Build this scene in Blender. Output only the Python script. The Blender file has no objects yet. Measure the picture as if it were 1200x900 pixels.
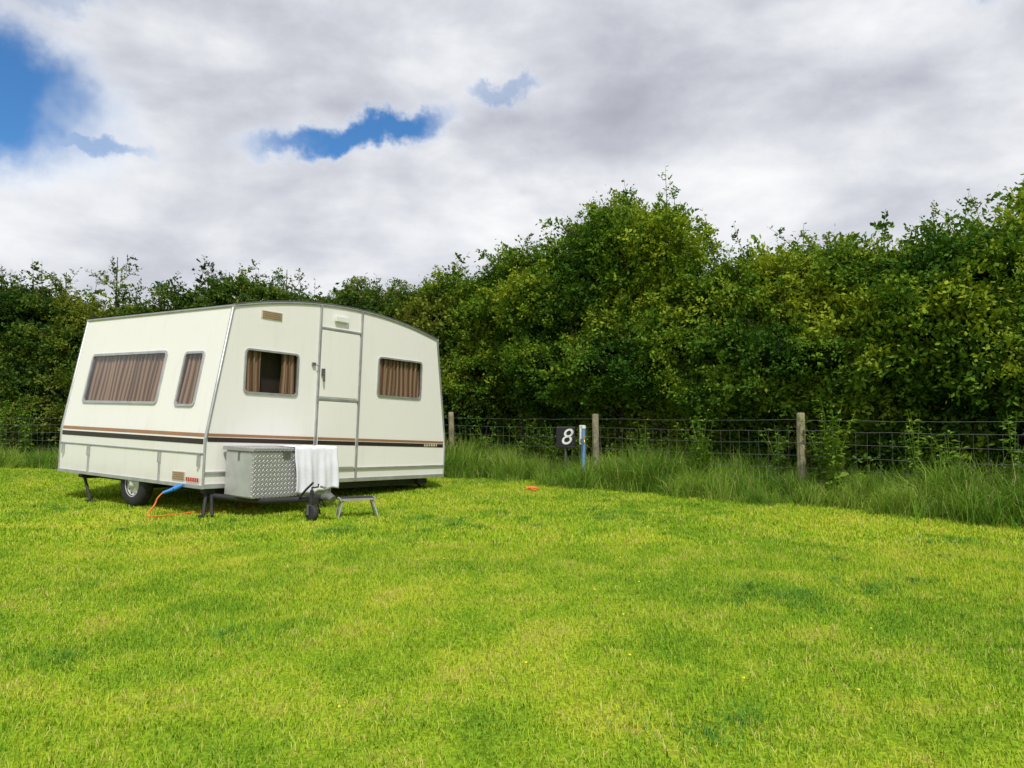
import bpy, bmesh, math, random
import numpy as np
from mathutils import Matrix, Vector, Euler
random.seed(7); rng=np.random.default_rng(11)
S=bpy.context.scene
COL=S.collection
# ------------------------------------------------------------------ node helpers
def newmat(name):
    m=bpy.data.materials.new(name); m.use_nodes=True
    nt=m.node_tree; nt.nodes.clear()
    out=nt.nodes.new('ShaderNodeOutputMaterial')
    return m,nt,out
class NB:
    def __init__(s,nt): s.nt=nt
    def n(s,t,**k):
        x=s.nt.nodes.new(t)
        for a,b in k.items(): setattr(x,a,b)
        return x
    def put(s,sock,v):
        if isinstance(v,bpy.types.NodeSocket): s.nt.links.new(v,sock)
        else: sock.default_value=v
    def m(s,op,a,b=None,c=None,clamp=False):
        x=s.n('ShaderNodeMath',operation=op); x.use_clamp=clamp
        s.put(x.inputs[0],a)
        if b is not None: s.put(x.inputs[1],b)
        if c is not None: s.put(x.inputs[2],c)
        return x.outputs[0]
    def sstep(s,v,a,b):
        x=s.n('ShaderNodeMapRange',interpolation_type='SMOOTHSTEP')
        s.put(x.inputs[0],v);x.inputs[1].default_value=a;x.inputs[2].default_value=b
        return x.outputs[0]
    def rng(s,v,a,b,c,d):
        x=s.n('ShaderNodeMapRange')
        s.put(x.inputs[0],v)
        for i,k in enumerate((a,b,c,d)): x.inputs[i+1].default_value=k
        return x.outputs[0]
    def mix(s,f,a,b,mode='MIX'):
        x=s.n('ShaderNodeMix',data_type='RGBA',blend_type=mode)
        s.put(x.inputs[0],f)
        for sock,v in ((x.inputs[6],a),(x.inputs[7],b)):
            if isinstance(v,bpy.types.NodeSocket): s.nt.links.new(v,sock)
            else: sock.default_value=(v[0],v[1],v[2],1)
        return x.outputs[2]
    def noise(s,vec,scale,detail=4,rough=.55,dist=0.):
        x=s.n('ShaderNodeTexNoise')
        if vec is not None: s.nt.links.new(vec,x.inputs['Vector'])
        x.inputs['Scale'].default_value=scale;x.inputs['Detail'].default_value=detail
        x.inputs['Roughness'].default_value=rough;x.inputs['Distortion'].default_value=dist
        return x.outputs['Fac']
    def pos(s): return s.n('ShaderNodeNewGeometry').outputs['Position']
    def obj(s): return s.n('ShaderNodeTexCoord').outputs['Object']
def simple(name,col,rough=.6,metal=0.,var=.12,scale=6.,bump=0.,bscale=40.,spec=.5):
    m,nt,out=newmat(name);b=NB(nt)
    p=b.n('ShaderNodeBsdfPrincipled')
    o=b.obj();nz=b.noise(o,scale,5,.6)
    dark=[c*(1-var) for c in col];lite=[min(1,c*(1+var)) for c in col]
    c=b.mix(b.sstep(nz,.3,.7),dark,lite)
    nt.links.new(c,p.inputs['Base Color'])
    b.put(p.inputs['Roughness'],b.rng(nz,.3,.7,max(0.05,rough-.08),min(1,rough+.08)))
    p.inputs['Metallic'].default_value=metal
    p.inputs['Specular IOR Level'].default_value=spec
    if bump:
        bp=b.n('ShaderNodeBump');bp.inputs['Strength'].default_value=bump;bp.inputs['Distance'].default_value=.01
        nt.links.new(b.noise(o,bscale,4,.6),bp.inputs['Height']);nt.links.new(bp.outputs[0],p.inputs['Normal'])
    nt.links.new(p.outputs[0],out.inputs[0]);return m
# ------------------------------------------------------------------ mesh builder
class MB:
    def __init__(s): s.v=[];s.f=[];s.mi=[];s.sm=[]
    def add(s,vs,fs,mi=0,sm=False):
        o=len(s.v);s.v+= [tuple(v) for v in vs]
        for f in fs: s.f.append([o+i for i in f]);s.mi.append(mi);s.sm.append(sm)
    def box(s,c,d,mi=0,M=None):
        x,y,z=[k/2 for k in d]
        vs=[Vector((sx*x,sy*y,sz*z)) for sz in(-1,1) for sy in(-1,1) for sx in(-1,1)]
        if M is not None: vs=[M@v for v in vs]
        vs=[v+Vector(c) for v in vs]
        s.add(vs,[(0,2,3,1),(4,5,7,6),(0,1,5,4),(2,6,7,3),(0,4,6,2),(1,3,7,5)],mi)
    def tube(s,pts,r,mi=0,n=8,cap=True,sm=True):
        pts=[Vector(p) for p in pts]
        if not hasattr(r,'__len__'): r=[r]*len(pts)
        vs=[];fs=[];up=None
        for i,p in enumerate(pts):
            t=(pts[min(i+1,len(pts)-1)]-pts[max(i-1,0)]).normalized()
            if up is None: up=Vector((0,0,1)) if abs(t.z)<.9 else Vector((1,0,0))
            a=t.cross(up).normalized();bb=a.cross(t).normalized();up=bb
            for k in range(n):
                an=2*math.pi*k/n
                vs.append(p+(a*math.cos(an)+bb*math.sin(an))*r[i])
        for i in range(len(pts)-1):
            for k in range(n):
                k2=(k+1)%n
                fs.append((i*n+k,i*n+k2,(i+1)*n+k2,(i+1)*n+k))
        s.add(vs,fs,mi,sm)
        if cap:
            s.add(vs[:n],[tuple(range(n))],mi);s.add(vs[-n:],[tuple(range(n))][::-1],mi)
    def lathe(s,c,axis,prof,mi=0,n=28):
        axis=Vector(axis).normalized();up=Vector((0,0,1)) if abs(axis.z)<.9 else Vector((1,0,0))
        a=axis.cross(up).normalized();bb=a.cross(axis)
        vs=[];fs=[]
        for (r,h) in prof:
            for k in range(n):
                an=2*math.pi*k/n
                vs.append(Vector(c)+axis*h+(a*math.cos(an)+bb*math.sin(an))*r)
        for i in range(len(prof)-1):
            for k in range(n):
                k2=(k+1)%n;fs.append((i*n+k,i*n+k2,(i+1)*n+k2,(i+1)*n+k))
        s.add(vs,fs,mi,True)
    def obj(s,name,mats,parent=None,loc=None):
        me=bpy.data.meshes.new(name);me.from_pydata(s.v,[],s.f)
        for m in mats: me.materials.append(m)
        me.polygons.foreach_set('material_index',s.mi);me.polygons.foreach_set('use_smooth',s.sm)
        me.update()
        bm=bmesh.new();bm.from_mesh(me);bmesh.ops.recalc_face_normals(bm,faces=bm.faces);bm.to_mesh(me);bm.free()
        o=bpy.data.objects.new(name,me);COL.objects.link(o)
        if parent: o.parent=parent
        if loc is not None: o.location=loc
        return o
def empty(name,M=None):
    o=bpy.data.objects.new(name,None);COL.objects.link(o);o.empty_display_size=.2
    if M is not None: o.matrix_world=M
    return o
def bevel(o,w=.01,seg=2):
    md=o.modifiers.new('bevel','BEVEL');md.width=w;md.segments=seg;md.limit_method='ANGLE'
# ------------------------------------------------------------------ instancing
def npmesh(name,verts,faces,mats,attr=None,mi=None):
    me=bpy.data.meshes.new(name)
    verts=np.asarray(verts,np.float32)
    me.vertices.add(len(verts));me.vertices.foreach_set('co',verts.ravel())
    tot=sum(f.size for f in faces)
    me.loops.add(tot)
    li=np.concatenate([f.ravel() for f in faces]).astype(np.int32)
    me.loops.foreach_set('vertex_index',li)
    cnt=np.concatenate([np.full(len(f),f.shape[1]) for f in faces])
    st=np.concatenate([[0],np.cumsum(cnt)[:-1]]).astype(np.int32)
    me.polygons.add(len(cnt));me.polygons.foreach_set('loop_start',st)
    for m in mats: me.materials.append(m)
    if mi is not None: me.polygons.foreach_set('material_index',np.asarray(mi,np.int32))
    me.update(calc_edges=True)
    if attr is not None:
        a=me.attributes.new('rnd','FLOAT','POINT');a.data.foreach_set('value',np.asarray(attr,np.float32))
    me.validate()
    return me
def scatter(name,pts,rots,scl,idx,meshes,parent=None,realize=True):
    coll=bpy.data.collections.new(name+'_src')
    for i,me in enumerate(meshes):
        coll.objects.link(bpy.data.objects.new('%s_part_%02d'%(name,i),me))
    me=bpy.data.meshes.new(name);n=len(pts)
    me.vertices.add(n);me.vertices.foreach_set('co',np.asarray(pts,np.float32).ravel())
    a=me.attributes.new('rot','FLOAT_VECTOR','POINT');a.data.foreach_set('vector',np.asarray(rots,np.float32).ravel())
    a=me.attributes.new('scl','FLOAT_VECTOR','POINT');a.data.foreach_set('vector',np.asarray(scl,np.float32).ravel())
    a=me.attributes.new('idx','INT','POINT');a.data.foreach_set('value',np.asarray(idx,np.int32))
    a=me.attributes.new('crnd','FLOAT','POINT');a.data.foreach_set('value',rng.uniform(0,1,n).astype(np.float32))
    o=bpy.data.objects.new(name,me);COL.objects.link(o)
    if parent: o.parent=parent
    ng=bpy.data.node_groups.new(name,'GeometryNodeTree')
    ng.interface.new_socket('Geometry',in_out='INPUT',socket_type='NodeSocketGeometry')
    ng.interface.new_socket('Geometry',in_out='OUTPUT',socket_type='NodeSocketGeometry')
    N=ng.nodes.new;L=ng.links.new
    gi=N('NodeGroupInput');go=N('NodeGroupOutput')
    m2p=N('GeometryNodeMeshToPoints');ci=N('GeometryNodeCollectionInfo')
    ci.inputs['Collection'].default_value=coll;ci.inputs['Separate Children'].default_value=True;ci.inputs['Reset Children'].default_value=True
    ip=N('GeometryNodeInstanceOnPoints');ip.inputs['Pick Instance'].default_value=True
    def na(nm,t):
        x=N('GeometryNodeInputNamedAttribute');x.data_type=t;x.inputs['Name'].default_value=nm
        return [k for k in x.outputs if k.enabled and k.name=='Attribute'][0]
    L(gi.outputs[0],m2p.inputs['Mesh']);L(m2p.outputs[0],ip.inputs['Points']);L(ci.outputs[0],ip.inputs['Instance'])
    L(na('rot','FLOAT_VECTOR'),ip.inputs['Rotation']);L(na('scl','FLOAT_VECTOR'),ip.inputs['Scale']);L(na('idx','INT'),ip.inputs['Instance Index'])
    if realize:
        ri=N('GeometryNodeRealizeInstances');L(ip.outputs[0],ri.inputs[0]);L(ri.outputs[0],go.inputs[0])
    else: L(ip.outputs[0],go.inputs[0])
    md=o.modifiers.new('scatter','NODES');md.node_group=ng
    return o
# ------------------------------------------------------------------ camera
cam=bpy.data.cameras.new('camera');co=bpy.data.objects.new('camera',cam);COL.objects.link(co)
cam.lens=27;cam.sensor_width=36;cam.clip_end=3000;cam.clip_start=.05
co.location=(0,0,1.2);co.rotation_euler=(math.radians(90)+math.atan(35/900),0,0);S.camera=co
S.view_settings.view_transform='Standard'
# ------------------------------------------------------------------ world
W=bpy.data.worlds.new('World');S.world=W;W.use_nodes=True;nt=W.node_tree;nt.nodes.clear();b=NB(nt)
SUN_EL=math.radians(54);SUN_AZ=math.radians(166)   # azimuth clockwise from +Y
sky=b.n('ShaderNodeTexSky',sky_type='NISHITA');sky.sun_disc=False;sky.sun_elevation=SUN_EL;sky.sun_rotation=SUN_AZ
sky.air_density=1.0;sky.dust_density=.3;sky.ozone_density=2.5
d=b.n('ShaderNodeTexCoord').outputs['Generated']
sp=b.n('ShaderNodeSeparateXYZ');nt.links.new(d,sp.inputs[0]);dx,dy,dz=sp.outputs
mp=b.n('ShaderNodeMapping');mp.inputs['Scale'].default_value=(1,1,1.9);mp.inputs['Location'].default_value=(.35,.1,.2);nt.links.new(d,mp.inputs[0])
n3=b.noise(mp.outputs[0],3.8,7,.52,.2)
mp2=b.n('ShaderNodeMapping');mp2.inputs['Scale'].default_value=(1,1,3.4);mp2.inputs['Location'].default_value=(1.3,.7,.5);nt.links.new(d,mp2.inputs[0])
n4=b.noise(mp2.outputs[0],1.9,4,.5,0.)
n5=b.noise(mp.outputs[0],10,5,.6,.3)
az=b.m('ARCTAN2',dx,dy);el=b.m('ARCSINE',dz)
wz=b.m('MULTIPLY',b.m('SUBTRACT',b.noise(d,7,4,.6),.5),.17)
wz2=b.m('MULTIPLY',b.m('SUBTRACT',b.noise(d,11,5,.62),.5),.11)
azw=b.m('ADD',az,wz);elw=b.m('ADD',el,wz2)
def hole(a0,e0,ra,re,sl,amp,soft=1.3):
    da=b.m('SUBTRACT',azw,math.radians(a0));de=b.m('SUBTRACT',b.m('SUBTRACT',elw,math.radians(e0)),b.m('MULTIPLY',da,sl))
    q=b.m('SQRT',b.m('ADD',b.m('POWER',b.m('DIVIDE',da,math.radians(ra)),2.),b.m('POWER',b.m('DIVIDE',de,math.radians(re)),2.)))
    return b.m('MULTIPLY',b.sstep(q,soft,.45),amp)
H=None
for h in [(-35.6,19.2,8.6,5.0,-.05,1.),(-29.5,17.2,4.5,.8,.0,.7),(-11.8,20.0,7.2,1.3,.20,1.),(0.3,23.0,3.2,.8,.0,.55),(33,26,4,1.3,.1,.5),(-31,26.5,5,1.5,.3,.45),
          (140,40,16,8,.1,.9),(-110,35,14,7,.1,.9)]:
    x=hole(*h);H=x if H is None else b.m('MAXIMUM',H,x)
elr=b.m('MULTIPLY',el,180/math.pi)
br=b.m('ADD',b.m('MULTIPLY',b.m('SUBTRACT',n3,.5),1.9),b.m('MULTIPLY',b.m('SUBTRACT',n4,.5),1.3))
br=b.m('ADD',br,b.m('MULTIPLY',b.m('SUBTRACT',n5,.5),.45))
belt=b.m('MULTIPLY',b.m('SUBTRACT',1.,b.m('ABSOLUTE',b.m('DIVIDE',b.m('SUBTRACT',elr,16.5),5.)),clamp=True),.20)
top=b.m('MULTIPLY',b.sstep(elr,20.,28.),-.08)
low=b.m('MULTIPLY',b.sstep(elr,9.,3.),.08)
br=b.m('ADD',b.m('ADD',br,b.m('ADD',b.m('ADD',belt,low),top)),.57)
br=b.m('ADD',br,b.m('MULTIPLY',b.m('MULTIPLY',H,b.m('SUBTRACT',1.,H)),1.1))
cr=b.n('ShaderNodeValToRGB');b.put(cr.inputs[0],br)
e=cr.color_ramp.elements
e[0].position=.0;e[0].color=(3.9,4.0,4.7,1);e[1].position=1.;e[1].color=(9.3,9.4,9.5,1)
for p_,c_ in ((.3,(5.0,5.15,5.8,1)),(.55,(6.4,6.6,7.15,1)),(.78,(8.0,8.15,8.5,1))):
    k=e.new(p_);k.color=c_
skc=b.mix(1.,sky.outputs[0],(.50,.92,1.25),'MULTIPLY')
allc=b.mix(H,cr.outputs[0],skc)
allc=b.mix(b.sstep(dz,-.02,-.06),allc,(1.2,1.4,.8))
bg=b.n('ShaderNodeBackground');nt.links.new(allc,bg.inputs[0]);bg.inputs[1].default_value=.105
wo=b.n('ShaderNodeOutputWorld');nt.links.new(bg.outputs[0],wo.inputs[0])
sl=bpy.data.lights.new('sun','SUN');so=bpy.data.objects.new('sun',sl);COL.objects.link(so)
sl.energy=3.3;sl.angle=math.radians(4);sl.color=(1,.95,.88)
sd=Vector((math.sin(SUN_AZ)*math.cos(SUN_EL),math.cos(SUN_AZ)*math.cos(SUN_EL),math.sin(SUN_EL)))
so.rotation_euler=sd.to_track_quat('Z','Y').to_euler();so.location=sd*50
# ------------------------------------------------------------------ vegetation materials
def leafmat(name,dark,mid,lite,straw=None,nscale=.55,trans=.25,attrw=.5,strawf=.1,cw_=.7):
    m,nt,out=newmat(name);b=NB(nt)
    p=b.pos();big=b.noise(p,nscale,2,.5)
    at=b.n('ShaderNodeAttribute',attribute_name='rnd').outputs['Fac']
    oi=b.n('ShaderNodeAttribute',attribute_name='crnd').outputs['Fac']
    f=b.m('ADD',b.m('MULTIPLY',b.m('SUBTRACT',big,.5),2.4),b.m('MULTIPLY',b.m('SUBTRACT',at,.5),attrw))
    f=b.m('ADD',b.m('ADD',f,b.m('MULTIPLY',b.m('SUBTRACT',oi,.5),cw_)),.5,clamp=True)
    c=b.mix(b.rng(f,0,.5,0,1),dark,mid);c=b.mix(b.rng(f,.5,1,0,1),c,lite)
    if straw is not None:
        c=b.mix(b.m('MULTIPLY',b.sstep(at,1-strawf-.03,1-strawf+.03),.85),c,straw)
    di=b.n('ShaderNodeBsdfDiffuse');tr=b.n('ShaderNodeBsdfTranslucent')
    nt.links.new(c,di.inputs[0]);nt.links.new(b.mix(1.,c,(1.3,1.2,.5),'MULTIPLY'),tr.inputs[0])
    m1=b.n('ShaderNodeMixShader');m1.inputs[0].default_value=trans;nt.links.new(di.outputs[0],m1.inputs[1]);nt.links.new(tr.outputs[0],m1.inputs[2])
    nt.links.new(m1.outputs[0],out.inputs[0]);return m
M_hedge=leafmat('hedge_leaves',(.045,.11,.018),(.125,.225,.025),(.31,.38,.035),nscale=.5)
M_lhedge=leafmat('field_hedge_leaves',(.035,.08,.018),(.085,.15,.025),(.21,.25,.04),nscale=.5)
M_weed=leafmat('weed_leaves',(.16,.28,.04),(.28,.40,.06),(.42,.50,.10),nscale=1.5)
M_rough=leafmat('rough_grass_blades',(.10,.22,.025),(.19,.33,.04),(.32,.44,.07),straw=(.48,.44,.20),strawf=.10,nscale=.8)
M_tuft=leafmat('lush_grass_blades',(.09,.23,.04),(.13,.30,.045),(.18,.36,.05),nscale=1.2)
M_bark=simple('bark',(.05,.04,.03),.9,var=.3,bump=.5)
M_dark=simple('hedge_inner_shade',(.010,.018,.006),1.,var=.4,scale=3,spec=.0)  # near-black colour stands in for the shade deep inside the hedge
def lawncol(b,at=None):
    p=b.pos()
    big=b.noise(p,.38,3,.6,.4);mid=b.noise(p,1.9,4,.7,.5)
    f=b.m('ADD',b.m('MULTIPLY',b.m('SUBTRACT',big,.5),2.0),b.m('MULTIPLY',b.m('SUBTRACT',mid,.5),2.2))
    if at is not None: f=b.m('ADD',f,b.m('MULTIPLY',b.m('SUBTRACT',at,.5),.8))
    f=b.m('ADD',f,.55,clamp=True)
    c=b.mix(b.rng(f,0,.5,0,1),(.15,.29,.022),(.275,.42,.025))
    c=b.mix(b.rng(f,.5,1,0,1),c,(.44,.51,.04))
    return c,mid
m,nt,out=newmat('lawn_blades');b=NB(nt)
at=b.n('ShaderNodeAttribute',attribute_name='rnd').outputs['Fac'];c,mid=lawncol(b,at)
sf=b.m('MULTIPLY',b.sstep(at,.84,.92),b.rng(mid,.38,.6,.15,1.))
c=b.mix(sf,c,(.54,.45,.18))
di=b.n('ShaderNodeBsdfDiffuse');nt.links.new(c,di.inputs[0]);nt.links.new(di.outputs[0],out.inputs[0]);M_lawn=m
m,nt,out=newmat('ground_turf');b=NB(nt)
c,mid=lawncol(b);c=b.mix(b.sstep(b.noise(b.pos(),45,3,.7),.42,.62),b.mix(1.,c,(.55,.55,.5),'MULTIPLY'),c)
c=b.mix(b.m('MULTIPLY',b.sstep(mid,.52,.70),.5),c,(.33,.25,.09))
p=b.n('ShaderNodeBsdfDiffuse');nt.links.new(c,p.inputs[0]);nt.links.new(p.outputs[0],out.inputs[0]);M_ground=m
mb=MB();R=900
mb.add([(-R,-R,0),(R,-R,0),(R,R,0),(-R,R,0)],[(0,1,2,3)]);mb.obj('ground',[M_ground])
# ------------------------------------------------------------------ grass
def blades(n,size,h0,h1,w,lean,seed,disc=False):
    r=np.random.default_rng(seed)
    if disc:
        a=r.uniform(0,2*np.pi,n);q=np.abs(r.normal(0,size,n));bx=q*np.cos(a);by=q*np.sin(a)
    else: bx=r.uniform(-size/2,size/2,n);by=r.uniform(-size/2,size/2,n)
    h=r.uniform(h0,h1,n);az=r.uniform(0,2*np.pi,n);ln=r.uniform(.1,1,n)*lean
    dxy=np.stack([np.cos(az),np.sin(az)],1);fa=az+np.pi/2+r.normal(0,.6,n)
    sx=np.cos(fa)*w/2;sy=np.sin(fa)*w/2
    B=np.stack([bx,by,np.zeros(n)],1);s=np.stack([sx,sy,np.zeros(n)],1)
    L=dxy*(h*ln)[:,None]
    mid=B+np.concatenate([L*.35,(h*.6)[:,None]],1);tip=B+np.concatenate([L,(h*(1-.35*ln**2))[:,None]],1)
    V=np.stack([B-s,B+s,mid+s*.8,mid-s*.8,tip],1).reshape(-1,3)
    k=np.arange(n)*5
    return V,[np.stack([k,k+1,k+2,k+3],1),np.stack([k+3,k+2,k+4],1)],np.repeat(r.uniform(0,1,n),5)
gm=[]
for i in range(4):
    V,F,a=blades(5600,1.04,.012,.042,.0036,1.3,100+i);gm.append(npmesh('turf%d'%i,V,F,[M_lawn],a))
for i in range(3):
    V,F,a=blades(1700,1.04,.015,.045,.008,1.0,140+i);gm.append(npmesh('turff%d'%i,V,F,[M_lawn],a))
pts=[];rot=[];sc=[];ix=[]
for y in np.arange(.5,19,1.):
    for x in np.arange(-16,13,1.):
        if abs(x)>y*.75+2: continue
        if x>-1.5 and (y-16)>-.978*(x+1.24)+.5: continue
        pts.append((x,y,0));rot.append((0,0,random.randint(0,3)*math.pi/2));sc.append((1,1,random.uniform(.85,1.15)));ix.append(random.randint(0,3) if y<6.6 else random.randint(4,6))
scatter('lawn_grass',pts,rot,sc,ix,gm,realize=True)
tg=[]
for i in range(3):
    V,F,a=blades(170,.14,.025,.065,.005,1.1,240+i,disc=True);tg.append(npmesh('tuft%d'%i,V,F,[M_tuft],a))
pts=[];rot=[];sc=[];ix=[]
for (x,y,sp0,n) in [(-.66,8.5,.45,11),(-1.65,7.75,.3,6),(1.93,9.15,.5,6),(2.64,5.45,.25,5),(1.8,5.05,.35,10),(4.1,7.35,.35,6),(-6,9.8,.7,9),(.6,9.3,.6,4),(.85,3.0,.2,2),(2.6,3.3,.25,3),(-2.2,4.1,.3,2),(-3.9,8.0,.5,4),(3.6,6.2,.5,3)]:
    for k in range(n):
        pts.append((x+random.gauss(0,sp0),y+random.gauss(0,sp0*.55),0));rot.append((0,0,random.uniform(0,6)));q=random.uniform(.6,1.25);sc.append((q,q,random.uniform(.5,1.)));ix.append(k%3)
scatter('lawn_tufts',pts,rot,sc,ix,tg)
rg=[]
for i in range(4):
    V,F,a=blades(90,.13,.18,.58,.009,1.1,200+i,disc=True);rg.append(npmesh('rough%d'%i,V,F,[M_rough],a))
fd=Vector((.715,-.699));fp=Vector((-.699,-.715));F0=Vector((-1.24,16.))
ld=Vector((-.988,.154));lp=Vector((-.154,-.988))
pts=[];rot=[];sc=[];ix=[]
def addtuft(p,s):
    pts.append((p.x,p.y,-.01));rot.append((random.gauss(0,.14),random.gauss(0,.14),random.uniform(0,6.28)));z=s*random.uniform(.6,1.3);sc.append((s,s,z));ix.append(random.randint(0,3))
for k in range(850):
    s_=random.uniform(-.5,15);w=random.uniform(-.9,1.0)+.15*math.sin(s_*2.1)
    addtuft(F0+fd*s_+fp*w,(1.05 if w<.6 else .75)*(1+.25*math.sin(s_*1.3+1)))
for k in range(480):
    s_=random.uniform(0,18);w=random.uniform(-.9,.8)
    addtuft(F0+ld*s_+lp*w,random.uniform(.8,1.2))
scatter('rough_grass',pts,rot,sc,ix,rg)
M_yel=simple('flower_petal',(.8,.6,.02),.6)
mb=MB()
for k in range(22):
    y=random.uniform(3,10);x=random.uniform(-.3,.5)*y;zc=.045+random.uniform(0,.02)
    ring=[(x+.008*math.cos(a),y+.008*math.sin(a),zc+.003*(i%2)) for i,a in enumerate(np.linspace(0,2*math.pi,9)[:-1])]
    mb.add([(x,y,zc+.006)]+ring,[(0,1+i,1+(i+1)%8) for i in range(8)],0)
mb.obj('wild_flowers',[M_yel])
# ------------------------------------------------------------------ foliage clumps
def leaves(C,D,U,size):
    n=len(C);s=size[:,None]
    a=C-D*s*.5;bq=C+U*s*.30+D*s*.05;c=C+D*s*.55;dq=C-U*s*.30+D*s*.05
    V=np.stack([a,bq,c,dq],1).reshape(-1,3);k=np.arange(n)*4
    return V,np.stack([k,k+1,k+2,k+3],1)
def nrm(a): return a/np.maximum(np.linalg.norm(a,axis=1,keepdims=True),1e-6)
def clump(seed,n,rad,flat,lsz,mats):
    r=np.random.default_rng(seed)
    nb=10
    dirs=nrm(r.normal(0,1,(nb,3))*np.array([1,1,.6])+np.array([0,0,.45]))
    ln=r.uniform(.55,1.35,nb)
    bi=r.integers(0,nb,n);t=r.uniform(.1,1,n)**.75
    C=dirs[bi]*(t*rad*ln[bi])[:,None]*np.array([1,1,flat])+r.normal(0,rad*.10,(n,3))
    C[:,2]-= (t**2)*rad*.12
    D=nrm(dirs[bi]+r.normal(0,.75,(n,3)));Nn=nrm(r.normal(0,.55,(n,3))+np.array([0,-.2,1.]));U=nrm(np.cross(D,Nn))
    V,F=leaves(C,D,U,r.uniform(.6,1.35,n)*lsz)
    return npmesh('clump%d'%seed,V,[F],mats,np.repeat(r.uniform(0,1,n),4))
def shoot(seed,h,lsz,n,mats):
    r=np.random.default_rng(seed)
    bend=r.normal(0,.22,2)
    nb=5;t0=r.uniform(.15,.75,nb);ba=r.uniform(0,6.28,nb)
    which=r.integers(-1,nb,n);t=r.uniform(.1,1,n)
    C=np.zeros((n,3))
    for i in range(n):
        if which[i]<0: tt=t[i];C[i]=(bend[0]*tt**2*h,bend[1]*tt**2*h,tt*h)
        else:
            q=t0[which[i]];l=.35*h*(1.1-q)*t[i];C[i]=(bend[0]*q*q*h+math.cos(ba[which[i]])*l,bend[1]*q*q*h+math.sin(ba[which[i]])*l,q*h+l*.9)
    an=r.uniform(0,6.28,n);D=nrm(np.stack([np.cos(an),np.sin(an),r.uniform(.1,.9,n)],1))
    C=C+D*.045*r.uniform(.3,1.3,n)[:,None]
    U=nrm(np.cross(D,nrm(r.normal(0,.5,(n,3))+np.array([0,0,1.]))))
    V,F=leaves(C,D,U,r.uniform(.7,1.3,n)*lsz)
    ts=np.linspace(0,1,6);k0=len(V);st=[];
    for q in ts:
        w=.008*(1-q)+.002
        for a in (0,2.09,4.19): st.append((bend[0]*q*q*h+w*math.cos(a),bend[1]*q*q*h+w*math.sin(a),q*h))
    F2=[]
    for i in range(5):
        for a in range(3): F2.append((k0+i*3+a,k0+i*3+(a+1)%3,k0+i*3+3+(a+1)%3,k0+i*3+3+a))
    V=np.concatenate([V,np.array(st)]);F2=np.array(F2)
    return npmesh('shoot%d'%seed,V,[F,F2],mats,np.concatenate([np.repeat(r.uniform(0,1,n),4),np.full(len(st),.2)]),mi=np.concatenate([np.zeros(n),np.ones(len(F2))]))
def snoise(p):
    return (math.sin(p[0]*1.7+p[2]*2.3+.4)+math.sin(p[1]*2.1-p[2]*1.3+1.9)+math.sin((p[0]+p[1])*3.1+p[2]*.7)*.6)/2.6
def hedge(name,blobs,dens,meshes,shoots,shootf,view,seed,trunks,zmin=.25,clsc=1.,mat_in=M_dark):
    r=np.random.default_rng(seed);root=empty(name)
    B=np.array(blobs,float)
    pts=[];rots=[];scs=[];ix=[];sp_=[];sr=[];ss=[];si=[]
    for i,(x,y,z,rx,ry,rz) in enumerate(blobs):
        area=4*math.pi*((rx*ry)**1.6/3+(rx*rz)**1.6/3+(ry*rz)**1.6/3)**(1/1.6)
        n=int(area*dens);d=nrm(r.normal(0,1,(n,3)))
        for k in range(n):
            q=d[k]
            if q[0]*view[0]+q[1]*view[1]<-.25 and q[2]<.6 : continue
            rr=r.uniform(.78,1.04)+.17*snoise((x+q[0]*rx*2.2,y+q[1]*ry*2.2,z+q[2]*rz*2.2))
            p=np.array([x+q[0]*rx*rr,y+q[1]*ry*rr,z+q[2]*rz*rr])
            if p[2]<zmin: continue
            g=((p-B[:,:3])/B[:,3:]);g=np.sqrt((g**2).sum(1));g[i]=9
            if g.min()<.70: continue
            pts.append(p);rots.append((r.normal(0,.35)-q[1]*-.3,r.normal(0,.35)+q[0]*.3,r.uniform(0,6.28)))
            s=r.uniform(.6,1.3)*clsc;scs.append((s,s,s));ix.append(r.integers(0,len(meshes)))
            if q[2]>.35 and r.uniform()<shootf:
                sp_.append(p);sr.append((r.normal(0,.38)-q[1]*.3,r.normal(0,.38)+q[0]*.4,r.uniform(0,6.28)));s=r.uniform(.4,.95)+.45*(r.uniform()<.15);ss.append((s,s,s));si.append(r.integers(0,len(shoots)))
    scatter(name+'_foliage',pts,rots,scs,ix,meshes,root)
    if sp_: scatter(name+'_shoots',sp_,sr,ss,si,shoots,root)
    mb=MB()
    for (x,y,z,rx,ry,rz) in blobs:  # added dark cores block see-through gaps, shade painted into their colour
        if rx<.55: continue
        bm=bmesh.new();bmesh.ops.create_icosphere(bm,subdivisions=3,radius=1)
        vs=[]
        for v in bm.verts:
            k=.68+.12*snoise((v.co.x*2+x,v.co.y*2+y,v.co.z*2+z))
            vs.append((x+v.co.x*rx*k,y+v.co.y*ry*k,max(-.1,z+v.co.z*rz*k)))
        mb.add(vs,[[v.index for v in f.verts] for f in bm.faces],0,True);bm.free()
    for (x,y,h) in trunks:
        a=r.uniform(-.3,.3,2);n=6;P_=[(x+a[0]*t*t*1.5+r.normal(0,.03),y+a[1]*t*t*1.5+r.normal(0,.03),-.05+h*t) for t in np.linspace(0,1,n)]
        mb.tube(P_,[.05*(1-.75*t) for t in np.linspace(0,1,n)],1,7)
        for j in range(3):
            t0=r.uniform(.25,.7);bp_=Vector(P_[int(t0*(n-1))]);an=r.uniform(0,6.28);L_=r.uniform(.4,.8)
            mb.tube([bp_,bp_+Vector((math.cos(an)*L_*.5,math.sin(an)*L_*.5,L_*.35)),bp_+Vector((math.cos(an)*L_,math.sin(an)*L_,L_*.9))],[.022,.014,.006],1,5)
    mb.obj(name+'_limbs_and_shade_core',[mat_in,M_bark],root)
    return root
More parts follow.
